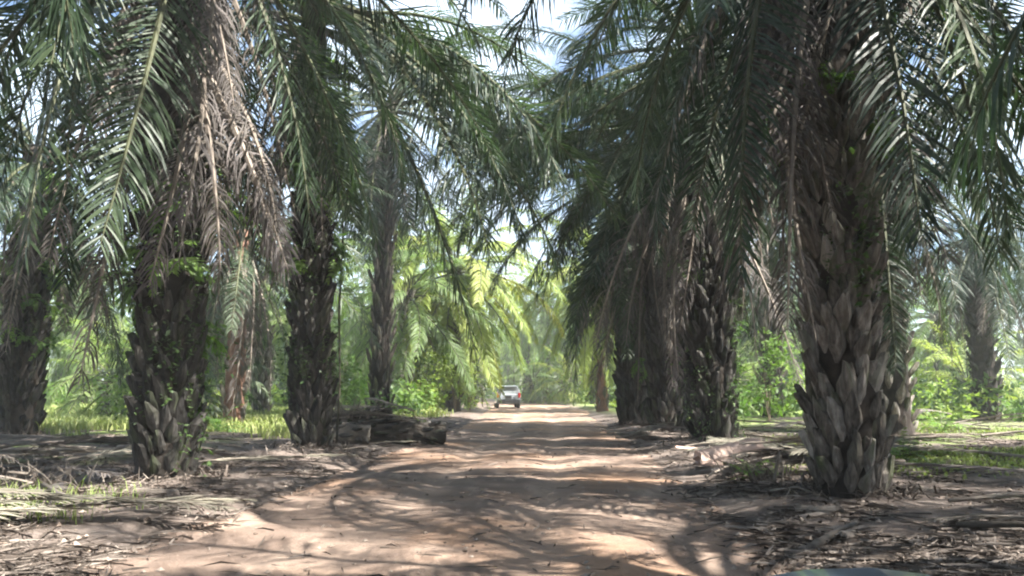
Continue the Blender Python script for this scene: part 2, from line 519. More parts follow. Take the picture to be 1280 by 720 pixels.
def boot_mesh(k, mat):
    rr = random.Random(100 + k)
    secs = [(-.08, -.06, .005, .05), (0.12, -.05, .09, .135), (0.30, -.02, .15, .12), (0.50, 0.05, .175, .055)]
    v, f = [], []
    lean = rr.uniform(-.04, .04)
    for z, xi, xo, w in secs:
        w *= rr.uniform(.75, 1.12)
        if z > .45: z += rr.uniform(-.2, .08)
        c = lean * z * 2
        for (x, y) in ((xi, -w), (xo * .75 + xi * .25, -w * .62), (xo, 0), (xo * .75 + xi * .25, w * .62), (xi, w)):
            v.append((x + rr.uniform(-.008, .008), y + c + rr.uniform(-.01, .01), z + rr.uniform(-.015, .015) + (rr.uniform(-.09, .07) if z > .25 else 0)))
    for i in range(3):
        for j in range(5):
            j2 = (j + 1) % 5
            f.append((i * 5 + j, i * 5 + j2, (i + 1) * 5 + j2, (i + 1) * 5 + j))
    f.append((15, 16, 17, 18, 19))
    f.append((4, 3, 2, 1, 0))
    mb = MB(); mb.add(v, f)
    return mb.mesh("frond_base", mat)
BOOTS = [boot_mesh(k, M_BOOT) for k in range(9)]
BOOTS_DARK = [boot_mesh(k, M_BOOT_DARK) for k in range(9)]

def core_mesh(h, r0, r1, seed, mat):
    rr = random.Random(seed)
    mb = MB()
    n = 14
    lv = max(8, int(h / 0.35))
    v, f = [], []
    for i in range(lv + 1):
        t = i / lv
        r = r0 + (r1 - r0) * t + 0.10 * math.exp(-t * h / 0.22)
        for k in range(n):
            a = 2 * math.pi * k / n
            q = r * (1 + 0.06 * noise.noise((math.cos(a) * 2 + seed, math.sin(a) * 2, t * h * 1.6)) + rr.uniform(-.03, .03))
            v.append((q * math.cos(a), q * math.sin(a), t * h - 0.15))
    for i in range(lv):
        for k in range(n):
            k2 = (k + 1) % n
            f.append((i * n + k, i * n + k2, (i + 1) * n + k2, (i + 1) * n + k))
    f.append(tuple(range(lv * n, lv * n + n)))
    mb.add(v, f)
    return mb.mesh("trunk", mat, True)

def boot_places(h, r0, r1, seed, step=0.03, z0=0.05, zmax=99):
    rr = random.Random(seed + 5)
    i, out = 0, []
    z = z0
    while z < min(zmax, h - 0.25):
        a = i * R(137.508) + rr.uniform(-.12, .12)
        r = r0 + (r1 - r0) * z / h
        if rr.random() > .1: out.append((r + .005, a, z + rr.uniform(-.07, .07), rr.uniform(.55, .98), rr.uniform(-.12, .28)))
        i += 1
        z += step
    return out

def joined_trunk(h, r0, r1, seed, core, boot, step=0.06):
    """a trunk seen from afar: its frond bases joined with it"""
    me0 = core_mesh(h, r0, r1, seed, core)
    mb = MB()
    mb.add([tuple(v.co) for v in me0.vertices], [tuple(p.vertices) for p in me0.polygons], 0)
    for r, a, z, s, tl in boot_places(h, r0, r1, seed, step):
        bm_ = BOOTS[int(z * 97) % 5]
        m = Matrix.Translation((r * math.cos(a), r * math.sin(a), z)) @ Matrix.Rotation(a, 4, 'Z') @ Matrix.Rotation(tl, 4, 'Y') @ Matrix.Scale(s, 4)
        mb.add([tuple(m @ v.co) for v in bm_.vertices], [tuple(p.vertices) for p in bm_.polygons], 1)
    me = mb.mesh("trunk", [core, boot])
    bpy.data.meshes.remove(me0)
    return me

HS = [5.5, 7.0, 8.5]
T_JOIN = {h: [joined_trunk(h, .40, .30, 40 + i, M_CORE, b) for i, b in enumerate((M_BOOT, M_BOOT_DARK))] for h in HS}
T_RED = joined_trunk(7.0, .36, .28, 60, M_CORE_RED, M_BOOT, 0.12)

def far_crown(seed, mat, nfr=42, n=46, L=5.8):
    rr = random.Random(seed)
    mb = MB()
    for i in range(nfr):
        t = i / nfr
        e0 = 82 - 145 * t + rr.uniform(-8, 8)
        frond_into(mb, L * rr.uniform(.85, 1.08), e0, 60 + 30 * math.sin(math.pi * min(1, t * 1.3)), n, 0.9, .8, rr, wid=0.08,
                   org=(.22 * math.cos(i * 2.4), .22 * math.sin(i * 2.4), -.9 * t), az=i * R(137.5) + rr.uniform(-.2, .2), low=True)
    for i in range(5):
        frond_into(mb, L * rr.uniform(.6, .8), -64, 22, 26, 0.5, .9, rr, wid=.05, org=(.25 * math.cos(i * 1.3), .25 * math.sin(i * 1.3), -1.1), az=i * 1.3, low=True, lm=2, rm=2)
    return mb.mesh("crown", [mat, M_RACHIS, M_DEAD])
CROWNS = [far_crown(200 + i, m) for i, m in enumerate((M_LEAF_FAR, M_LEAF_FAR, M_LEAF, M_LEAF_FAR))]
CROWN_YEL = far_crown(210, M_LEAF_YEL)

def fern_mesh(seed, n=11, ln=0.75, mat=M_FERN, hang=False):
    rr = random.Random(seed)
    mb = MB()
    for i in range(n):
        frond_into(mb, ln * rr.uniform(.6, 1.1), rr.uniform(-20, 70) if hang else rr.uniform(25, 80), rr.uniform(60, 120), 15, 0.17, .35, rr, wid=0.035,
                   az=(rr.uniform(-1.4, 1.4) if hang else i * 2 * math.pi / n + rr.uniform(-.3, .3)), spread=.15, petiole=.06, thick=.12, low=True)
    return mb.mesh("fern", [mat, M_RACHIS])
FERNS = [fern_mesh(300 + i, hang=True) for i in range(4)]
FERN_GROUND = [fern_mesh(310 + i, 15, 1.1) for i in range(3)]

def leaf_clump(seed, n, rx, ry_, rz, size, mat, name="foliage", shell=0.35):
    rr = random.Random(seed)
    mb = MB()
    lobes = [Vector((rr.gauss(0, .5) * rx, rr.gauss(0, .5) * ry_, rr.uniform(-.7, .8) * rz)) for _ in range(7)]
    for i in range(n):
        c = rr.choice(lobes)
        q = Vector((rr.gauss(0, 1), rr.gauss(0, 1), rr.gauss(0, 1))).normalized() * rr.uniform(shell, 1) * .45
        p = c + Vector((q.x * rx, q.y * ry_, q.z * rz))
        d = Vector((rr.gauss(0, 1), rr.gauss(0, 1), rr.gauss(-.5, .6))).normalized()
        w = d.cross(Vector((rr.gauss(0, .4), rr.gauss(0, .4), 1))).normalized()
        u = w.cross(d)
        s = size * rr.uniform(.6, 1.3)
        mb.add([tuple(p), tuple(p + d * s * .45 + w * s * .3 - u * s * .05), tuple(p + d * s), tuple(p + d * s * .45 - w * s * .3 - u * s * .05), tuple(p + d * s * .5 + u * s * .06)],
               [(0, 1, 4), (1, 2, 4), (2, 3, 4), (3, 0, 4)])
    return mb.mesh(name, mat)
M_CLIMB = leafmat("climber leaf", [(0.025, 0.05, 0.016), (0.045, 0.085, 0.024), (0.08, 0.13, 0.035)], trans=0.3)
CLIMB = [leaf_clump(400 + i, 110, .25, .55, 1.0, .10, M_CLIMB, "climbing_leaves") for i in range(4)]

# ------------------------------------------------------------------ palms
PALM_POS = []
def pick(fs, e0, rr):
    e = min(E_LIST, key=lambda q: abs(q - e0))
    return fs[(e, rr.randrange(2))]

def crown_parts(root, h, fs, rr, n=34, emax=84, emin=-58, sc=1.0, az0=None, skip=None):
    az0 = rr.uniform(0, 6.28) if az0 is None else az0
    for i in range(n):
        t = i / (n - 1)
        e0 = emax + (emin - emax) * t + rr.uniform(-7, 7)
        az = az0 + i * R(137.508) + rr.uniform(-.22, .22)
        s = sc * rr.uniform(.9, 1.1) * (0.75 if t < .12 else 1)
        link("frond", pick(fs, e0, rr), root, (.24 * math.cos(az), .24 * math.sin(az), h - 1.0 * t),
             (rr.uniform(-.35, .35), rr.uniform(-.08, .08), az), s)

def palm(label, x, y, h, detail="mid", seed=0, fs=None, dead=6, n=34, lean=(0, 0), r=(.40, .31), boots=None, ferns=0, climb=0, core=None,
         group="oil palms along the track", sc=1.0, emin=-58, yellow=False, az0=None, dead_sc=1.0, dead_at=None, dead_low=.9, fern_z=(1.5, 5.5), fern_az=None, extra=()):
    rr = random.Random(seed * 31 + 5)
    PALM_POS.append((x, y))
    root = empty("oil_palm", (x, y, ground_z(x, y) - (.12 if detail == "near" else .05)))
    root.rotation_euler = (lean[0], lean[1], 0)
    tag(root, label, "palm tree", group)
    fs = fs or F_GREEN
    if detail == "near":
        tr = link("trunk", core_mesh(h, r[0], r[1], seed, core or M_CORE), root)
        for (q, a, z, s, tl) in boot_places(h, r[0], r[1], seed, .0175, zmax=5.3):
            link("frond_base", rr.choice(boots or BOOTS), tr, (q * math.cos(a), q * math.sin(a), z), (rr.uniform(-.08, .08), tl, a), s)
    else:
        hh = min(HS, key=lambda q: abs(q - h))
        me = T_RED if core is M_CORE_RED else T_JOIN[hh][rr.randrange(2)]
        if core is M_CORE_RED: hh = 7.0
        link("trunk", me, root, (0, 0, 0), (0, 0, rr.uniform(0, 6)), (r[0] / .40, r[0] / .40, h / hh))
    if detail == "far":
        link("crown", CROWN_YEL if yellow else rr.choice(CROWNS), root, (0, 0, h), (0, 0, rr.uniform(0, 6.28)), sc * rr.uniform(.92, 1.08))
    else:
        crown_parts(root, h, F_YEL if yellow else fs, rr, n, sc=sc, emin=emin, az0=az0)
        for i in range(dead):
            a = (dead_at[i % len(dead_at)] + rr.uniform(-.35, .35)) if dead_at else i * 2.4 + rr.uniform(-.4, .4)
            q = r[1] + .12
            link("dead_frond", rr.choice(F_DEAD), root, (q * math.cos(a), q * math.sin(a), h - .8 - rr.uniform(0, dead_low)), (rr.uniform(-.3, .3), rr.uniform(-.06, .14), a), dead_sc * rr.uniform(.85, 1.1))
    for (a, e0, s) in extra:
        link("frond", pick(fs, e0, rr), root, (.24 * math.cos(a), .24 * math.sin(a), h - .3), (rr.uniform(-.3, .3), 0, a), s)
    for i in range(ferns):
        a = rr.uniform(*fern_az) if fern_az else rr.uniform(0, 6.28)
        z = rr.uniform(*fern_z)
        q = r[0] + (r[1] - r[0]) * z / h + .05
        link("fern", rr.choice(FERNS), root, (q * math.cos(a), q * math.sin(a), z), (rr.uniform(-.2, .2), rr.uniform(-.1, .6), a), rr.uniform(.7, 1.3))
    for i in range(climb):
        a = rr.uniform(*fern_az) if fern_az else rr.uniform(0, 6.28)
        z = rr.uniform(.4, 4.2)
        q = r[0] + (r[1] - r[0]) * z / h + .06
        link("climbing_leaves", rr.choice(CLIMB), root, (q * math.cos(a), q * math.sin(a), z), (0, 0, a), rr.uniform(.6, 1.1))
    return root

FRONT = (-2.9, -0.2)      # the side of a trunk that faces the track and the camera
# left of the track
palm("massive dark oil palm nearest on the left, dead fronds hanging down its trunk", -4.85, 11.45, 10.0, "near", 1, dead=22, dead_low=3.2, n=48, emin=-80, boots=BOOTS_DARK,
     climb=18, ferns=6, fern_z=(2, 5), lean=(0, -.02), r=(.36, .32), dead_at=[-.5, -.2, .3, -1.0, -1.5, 2.6])
palm("fern-covered oil palm second from the camera on the left, log pile beyond its foot", -4.2, 17.0, 10.2, "near", 2, dead=5, n=42, emin=-22, boots=BOOTS_DARK,
     extra=[(0, 12, 1.3), (.35, -8, 1.3), (-.3, -20, 1.25), (-.6, 5, 1.3), (.6, 2, 1.3), (-.95, 15, 1.2), (.15, -30, 1.2), (.9, 5, 1.25), (0, -36, 1.35), (-.4, -30, 1.3), (.4, -40, 1.3), (-.2, -16, 1.35), (.2, -55, 1.3), (-.55, -42, 1.3)],
     climb=16, ferns=34, fern_z=(4.0, 8.4), lean=(0, -.025), r=(.34, .28), dead_at=[-2.3, 3.0, -2.8, -1.2])
palm("fern-clad oil palm at the far left edge beyond the litter", -13.4, 22.0, 8.2, "near", 3, dead=8, n=40, ferns=34, climb=8, fern_z=(2.0, 7.4), boots=BOOTS_DARK, r=(.48, .40))
palm("slim reddish oil palm seen between the two big left palms", -9.8, 28.5, 7.2, "mid", 4, dead=10, core=M_CORE_RED)
palm("dark thin oil palm deep behind the fern-covered left palm", -12.4, 40.0, 7.4, "mid", 5, dead=4, fs=F_LIGHT)
palm("dark oil palm behind the log pile, long fronds hanging in a curtain", -5.3, 32.5, 13.6, "mid", 6, dead=6, n=50, r=(.40, .34), sc=1.1, emin=-80, extra=[(.1, 28, 1.25), (-.3, 20, 1.2), (.45, 14, 1.2), (-.7, 24, 1.2)])
palm("pale oil palm just right of the dark one behind the log pile", -6.0, 45.5, 7.2, "mid", 7, dead=3, fs=F_LIGHT, r=(.42, .36), n=40, emin=-65)
palm("yellow-crowned oil palm in the sun left of the distant vehicle", -3.5, 48.5, 9.0, "mid", 8, yellow=True, dead=2, sc=1.15, emin=-70, n=56)
# right of the track
palm("stout oil palm nearest on the right, pale diamond frond bases covering its trunk", 4.2, 10.15, 9.9, "near", 11, dead=26, dead_low=2.6, n=48, emin=-78, r=(.38, .33), ferns=6, climb=4, fern_z=(3.0, 5.5), dead_at=[1.8, 2.6, -1.2, .6, -.2, -1.9, 3.1, -2.6])
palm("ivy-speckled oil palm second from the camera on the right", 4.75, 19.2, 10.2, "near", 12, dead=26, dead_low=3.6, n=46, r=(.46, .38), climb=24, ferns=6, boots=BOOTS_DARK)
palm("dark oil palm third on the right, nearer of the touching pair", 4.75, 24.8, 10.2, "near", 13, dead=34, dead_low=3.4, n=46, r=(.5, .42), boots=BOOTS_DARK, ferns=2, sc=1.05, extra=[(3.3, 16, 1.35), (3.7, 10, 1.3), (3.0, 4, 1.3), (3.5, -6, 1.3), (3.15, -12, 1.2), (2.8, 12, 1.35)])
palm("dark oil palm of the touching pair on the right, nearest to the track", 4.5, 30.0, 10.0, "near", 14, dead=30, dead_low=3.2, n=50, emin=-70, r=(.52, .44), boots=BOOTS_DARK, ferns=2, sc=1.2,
     extra=[(3.0, 30, 1.45), (3.35, 24, 1.4), (2.75, 18, 1.35), (3.6, 14, 1.35), (3.15, 8, 1.3), (4.2, 20, 1.2), (2.9, -4, 1.3)])
palm("dark oil palm seen behind the gap right of the ivy-speckled palm", 12.6, 39.0, 9.6, "mid", 15, dead=12, r=(.5, .42), n=40)
palm("oil palm at the right edge beyond the mossy green patch", 20.2, 34.4, 8.6, "mid", 16, dead=12, r=(.5, .42), n=40)
palm("oil palm half hidden behind the stout right palm", 11.6, 24.5, 9.2, "mid", 17, dead=16, r=(.46, .4), n=40)
palm("reddish trunked oil palm with yellow drooping fronds right of the track", 5.7, 51.0, 9.2, "mid", 18, yellow=True, dead=3, core=M_CORE_RED, sc=1.1, n=52, emin=-72)
for i, (lb, x, y, h, yl) in enumerate([
    ("pale green oil palm left of the track above the distant vehicle", -3.4, 68, 10.5, False), ("oil palm behind the reddish trunked one on the right", 7.6, 74, 11.0, False),
    ("tall pale oil palm left of the track, left of the yellow-crowned one", -9.5, 62, 11.5, False), ("light green oil palm far down on the right of the track", 10.4, 86, 11.5, False),
    ("oil palm closing the view at the end of the track", 3.9, 90, 11.5, False), ("tall oil palm behind the one closing the view", 6.6, 97, 12.5, False),
    ("bright oil palm right of the reddish trunked palm", 11.2, 57, 10.4, False), ("oil palm right behind the bend of the track", 1.8, 103, 12.5, False)]):
    palm(lb, x, y, h, "far", 70 + i, r=(.45, .38), yellow=yl, sc=1.2)
for i, (lb, x, y, h, sc_, yl) in enumerate([
    ("young oil palm in the sun behind the pale palm at the log pile", -8.4, 52, 2.2, .85, False), ("young yellowing oil palm in the sun left of the distant vehicle", -4.9, 57, 2.6, .8, True),
    ("young oil palm right of the track beyond the reddish trunked palm", 9.0, 62, 2.4, .85, False), ("young oil palm in the open left of the fern-covered palm", -14.6, 53, 2.4, .9, False),
    ("bright young oil palm on the grass at the far left", -17.2, 35, 1.9, .8, False), ("young oil palm between the far left palm and the biggest left palm", -13.4, 33, 1.6, .7, False),
    ("young yellowing oil palm deep in the left rows", -20.5, 45, 2.4, .85, True), ("young oil palm in the gap right of the dark third right palm", 13.6, 50, 2.4, .9, False),
    ("young oil palm far behind the stout right palm", 20, 52, 2.2, .9, False), ("young yellowing oil palm at the back of the right rows", 25.5, 45, 2.0, .85, True),
    ("young oil palm at the end of the track", 2.2, 84, 2.6, .9, False), ("young yellowing oil palm at the right of the track end", 5.6, 80, 2.2, .8, True)]):
    palm(lb, x, y, h, "far", 90 + i, r=(.40, .36), yellow=yl, sc=sc_, group="young oil palms")
# same rows beside and behind the camera, mostly unseen, added to shade the foreground
for i, (x, y, lb) in enumerate([(7.6, 2.6, "oil palm right beside the camera vehicle"), (3.9, -4.2, "oil palm behind the camera on the right"), (4.6, -12.4, "second oil palm behind the camera on the right"),
        (-6.4, 3.2, "oil palm left beside the camera vehicle"), (-6.4, -5.0, "oil palm behind the camera on the left"), (-7, -13.4, "second oil palm behind the camera on the left"),
        (14.6, 7.0, "oil palm in the row right of the camera"), (12.4, -4.6, "oil palm behind in the row right of the camera"), (11.6, -11, "farther oil palm behind in the row right of the camera"),
        (-14.2, 7.6, "oil palm in the row left of the camera"), (13.4, 14.6, "oil palm in the second row at the right edge, fronds hanging low")]):
    palm(lb, x, y, 9.2 + .4 * (i % 3), "mid", 30 + i, n=42, dead=8, group="oil palms around the camera", sc=1.12)

# rows that go on deeper into the plantation, and behind the camera
rg = random.Random(99)
far_id = 0
ORD = {}
NTH = ["nearest", "second nearest", "third nearest", "fourth nearest", "fifth nearest", "sixth nearest", "seventh nearest", "eighth nearest", "ninth nearest", "tenth nearest",
       "eleventh nearest", "twelfth nearest", "thirteenth nearest", "fourteenth nearest", "fifteenth nearest", "sixteenth nearest", "seventeenth nearest", "eighteenth nearest", "nineteenth nearest", "twentieth nearest"]
GAPS = [(31, "deep in the rows at the left edge, behind the fern-clad palm"), (217, "of the rows seen between the left edge and biggest left palm"),
        (393, "of the rows seen between the two big left palms"), (477, "of the rows seen between fern-covered palm and log pile palm"),
        (568, "of the rows seen between log pile palm and yellow-crowned palm"), (690, "of the rows seen just left of the track's end"),
        (752, "of the rows seen just right of the track's end"), (887, "of the rows seen behind the touching pair on the right"),
        (1053, "of the rows seen between ivy-speckled palm and stout right palm"), (1150, "of the rows seen close right of the stout right palm"),
        (1e9, "deep in the rows at the right edge, beyond the mossy patch")]
for j in range(0, 18):
    for i in range(-11, 13):
        x = i * 9.0 + (4.5 if j % 2 else 0) + rg.uniform(-.8, .8)
        y = j * 7.9 + 3 + rg.uniform(-.8, .8)
        dr = abs(x - road_x(y))
        if dr < 5.2: continue
        if any((x - a) ** 2 + (y - b) ** 2 < 40 for a, b in PALM_POS): continue
        dist = math.hypot(x, y)
        ang = abs(math.degrees(math.atan2(x, y)))
        if ang > 37 or dist < 16 or dist > 132: continue
        if y < 34 and dr < 8: continue
        if x < road_x(y) and 18 < y < 52 and dr < 22: continue    # sunlit gap in the left rows
        if 33 < y < 72 and dr < 16: continue                      # an open, sunlit stretch
        if dist > 80 and ang > 24: continue
        h = rg.uniform(6.5, 9.5)
        near = dist < 36
        far_id += 1
        px_ = 640 + 1000 * x / y
        gi = next(k for k, (lim, _) in enumerate(GAPS) if px_ < lim)
        ORD[gi] = ORD.get(gi, 0) + 1
        grp = "palm rows " + GAPS[gi][1]
        lab = "%s oil palm %s" % (NTH[ORD[gi] - 1], GAPS[gi][1])
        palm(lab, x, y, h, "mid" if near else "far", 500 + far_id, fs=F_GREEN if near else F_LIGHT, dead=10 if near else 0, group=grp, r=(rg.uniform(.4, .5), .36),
             ferns=5 if near else 0, n=38)
print("grid palms", far_id)

# fronds that were pruned off over the track
for nm in ("frond.039", "frond.090", "frond.424", "frond.079", "frond.473", "frond.093", "frond.465", "frond.066", "frond.379", "frond.077", "frond.100"):
    bpy.data.objects.remove(bpy.data.objects[nm])
# ------------------------------------------------------------------ undergrowth
def shrub(label, x, y, w, h, mat, seed, n=420, size=.2):
    rr = random.Random(seed)
    root = empty("shrub", (x, y, ground_z(x, y) - .03))
    tag(root, label, "shrub", "undergrowth shrubs")
    link("foliage", leaf_clump(seed, n, w, w * .8, h * .55, size, mat), root, (0, 0, h * .55))
    for k in range(5):
        mb = MB()
        a = rr.uniform(0, 6.28)
        tx, ty = w * .4 * math.cos(a), w * .4 * math.sin(a)
        mb.tube([(0, 0, -.05), (tx * .3, ty * .3, h * .35), (tx, ty, h * .8)], [.03, .022, .008], 5)
        link("stem", mb.mesh("stem", M_STEM), root)
    return root
SH = [
 ("bright green shrub between the fern-covered left palm and the log pile", -6.6, 30.0, 1.5, 2.2, M_BUSH),
 ("tall green shrub behind the log pile, left of the grey palm", -8.0, 38.0, 1.8, 2.6, M_BUSH),
 ("yellow green shrub right of the pale palm behind the log pile", -5.2, 45.5, 1.5, 2.6, M_BUSH_YEL),
 ("leafy green shrub filling the gap left of the yellow-crowned palm", -4.6, 46.5, 1.7, 3.0, M_BUSH),
 ("dark green shrub nearest to the distant vehicle on its left", -2.6, 50.0, 1.4, 2.2, M_BUSH),
 ("tall yellow green shrub above the distant vehicle", -2.3, 63.0, 1.6, 4.2, M_BUSH_YEL),
 ("low yellow green shrub left of the distant vehicle", -3.2, 45.5, 1.2, 2.6, M_BUSH_YEL),
 ("bright shrub right of the reddish trunked palm", 6.9, 47.0, 1.3, 2.6, M_BUSH_YEL),
 ("green shrub at the foot of the reddish trunked palm", 5.9, 56.0, 1.6, 2.2, M_BUSH),
 ("green shrub in the gap right of the ivy-speckled palm", 10.5, 33.0, 1.6, 2.4, M_BUSH),
 ("light green shrub beyond the mossy patch on the right", 18.0, 38.0, 1.8, 2.0, M_BUSH_YEL),
 ("green shrub on the sunlit grass at the far left", -14.2, 31.0, 1.7, 2.2, M_BUSH),
 ("yellow green shrub in the sun between left edge palm and biggest left palm", -11.6, 26.5, 1.3, 1.7, M_BUSH_YEL),
 ("broad dark shrub closing the end of the track", 3.6, 87.0, 3.0, 4.2, M_BUSH),
 ("tall shrub right of the end of the track", 7.6, 84.0, 2.4, 4.6, M_BUSH),
]
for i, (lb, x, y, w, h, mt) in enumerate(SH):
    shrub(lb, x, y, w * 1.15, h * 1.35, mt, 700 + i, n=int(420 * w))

for i, (lb, x, y, s) in enumerate([
    ("fern growing at the foot of the slim palm on the left", -8.9, 24.5, 1.2), ("fern beside the mossy patch behind stout right palm", 7.2, 15.0, .8),
    ("small fern beside the pile of fronds left of the stout right palm", 3.5, 11.9, .55), ("green fern on the left verge behind the log pile", -5.4, 22.5, 1.1),
    ("fern at the back of the mossy patch near right edge", 13.5, 25.5, 1.3)]):
    o = empty("fern", (x, y, ground_z(x, y)), i)
    tag(o, lb, "fern", "ferns on the ground")
    link("leaves", FERN_GROUND[i % 3], o, sc=s)

# ------------------------------------------------------------------ undergrowth and far wood
def leafmass(name, label, cat, n, place, size, mats, seed):
    rr = random.Random(seed)
    mb = MB()
    while n > 0:
        q = place(rr)
        if q is None: continue
        c, rad, hgt, cnt = q
        mi = rr.randrange(len(mats))
        for _ in range(cnt):
            u = Vector((rr.gauss(0, 1), rr.gauss(0, 1), rr.gauss(0, 1))).normalized() * rr.uniform(.3, 1)
            p = Vector((c[0] + u.x * rad, c[1] + u.y * rad, c[2] + hgt * (.5 + .5 * u.z)))
            d = Vector((rr.gauss(0, 1), rr.gauss(0, 1), rr.gauss(-.4, .7))).normalized()
            w = d.cross(Vector((rr.gauss(0, .5), rr.gauss(0, .5), 1))).normalized()
            s_ = size * rr.uniform(.5, 1.4)
            mb.add([tuple(p), tuple(p + d * s_ * .5 + w * s_ * .22), tuple(p + d * s_), tuple(p + d * s_ * .5 - w * s_ * .22)], [(0, 1, 2, 3)], mi)
            n -= 1
    tag(link(name, mb.mesh(name, mats)), label, cat, kind="stuff")
def under(rr):
    a = R(rr.uniform(-36, 36)); d = rr.uniform(36, 118)
    x, y = d * math.sin(a), d * math.cos(a)
    if abs(x - road_x(y)) < 5.2 or nz2(x, y, .09, 31) < -.12: return None
    if -26 < x < -7 and y < 46: return None
    h = rr.uniform(.6, 2.6)
    return ((x, y, ground_z(x, y)), rr.uniform(.6, 1.6), h, 90)
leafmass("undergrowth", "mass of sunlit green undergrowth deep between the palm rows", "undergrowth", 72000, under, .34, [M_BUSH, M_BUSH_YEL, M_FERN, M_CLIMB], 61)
def farwood(rr):
    a = R(rr.uniform(-40, 40)); d = rr.uniform(134, 158)
    x, y = d * math.sin(a), d * math.cos(a)
    if abs(x - road_x(y)) < 3.5: return None
    return ((x, y, rr.uniform(-1, 8)), rr.uniform(1.5, 3.2), rr.uniform(3, 6), 110)
leafmass("forest", "far-off wood closing the view behind the palm rows", "forest", 60000, farwood, .95, [M_LEAF_FAR, M_BUSH, M_LEAF], 62)

# ------------------------------------------------------------------ grass
def blades(name, label, spots, hmin, hmax, seed, mat=M_GRASS, wid=.012):
    rr = random.Random(seed)
    mb = MB()
    for (x, y) in spots:
        z = surf_z(x, y) - .01
        a = rr.uniform(0, 6.28); h = rr.uniform(hmin, hmax)
        lx, ly = math.cos(a) * h * rr.uniform(.2, .8), math.sin(a) * h * rr.uniform(.2, .8)
        w = wid * rr.uniform(.7, 1.4)
        px_, py_ = -math.sin(a) * w, math.cos(a) * w
        mb.add([(x - px_, y - py_, z), (x + px_, y + py_, z), (x + lx * .4 + px_ * .8, y + ly * .4 + py_ * .8, z + h * .65), (x + lx * .4 - px_ * .8, y + ly * .4 - py_ * .8, z + h * .65), (x + lx, y + ly, z + h * .9)],
               [(0, 1, 2, 3), (3, 2, 4)])
    o = link(name, mb.mesh(name, mat))
    tag(o, label, "grass", kind="stuff")

def spots(n, fx, seed, clump=0.25, per=10):
    rr = random.Random(seed)
    out = []
    while len(out) < n:
        p = fx(rr)
        if p is None: continue
        for _ in range(per):
            out.append((p[0] + rr.gauss(0, clump), p[1] + rr.gauss(0, clump)))
    return out
def far_left(rr):
    y = rr.uniform(22, 62); x = rr.uniform(-.75, -.09) * y
    if x > road_x(y) - 4.6: return None
    return (x, y) if nz2(x, y, .25, 12) > -.15 else None
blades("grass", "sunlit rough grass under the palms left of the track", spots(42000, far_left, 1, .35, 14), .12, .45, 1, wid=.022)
def far_right(rr):
    y = rr.uniform(13, 60); x = rr.uniform(.35, .8) * y
    if x < road_x(y) + 4.6: return None
    return (x, y) if nz2(x, y, .22, 15) > -.05 else None
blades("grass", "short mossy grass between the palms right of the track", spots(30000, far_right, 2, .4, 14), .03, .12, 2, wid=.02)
def weeds(rr):
    x, y = rr.gauss(-5.6, .7), rr.gauss(8.9, .5)
    return (x, y) if x < -3.9 else None
blades("weeds", "green and straw weeds on the left verge below the brush heap", spots(900, weeds, 3, .12, 5), .06, .30, 3, wid=.006)

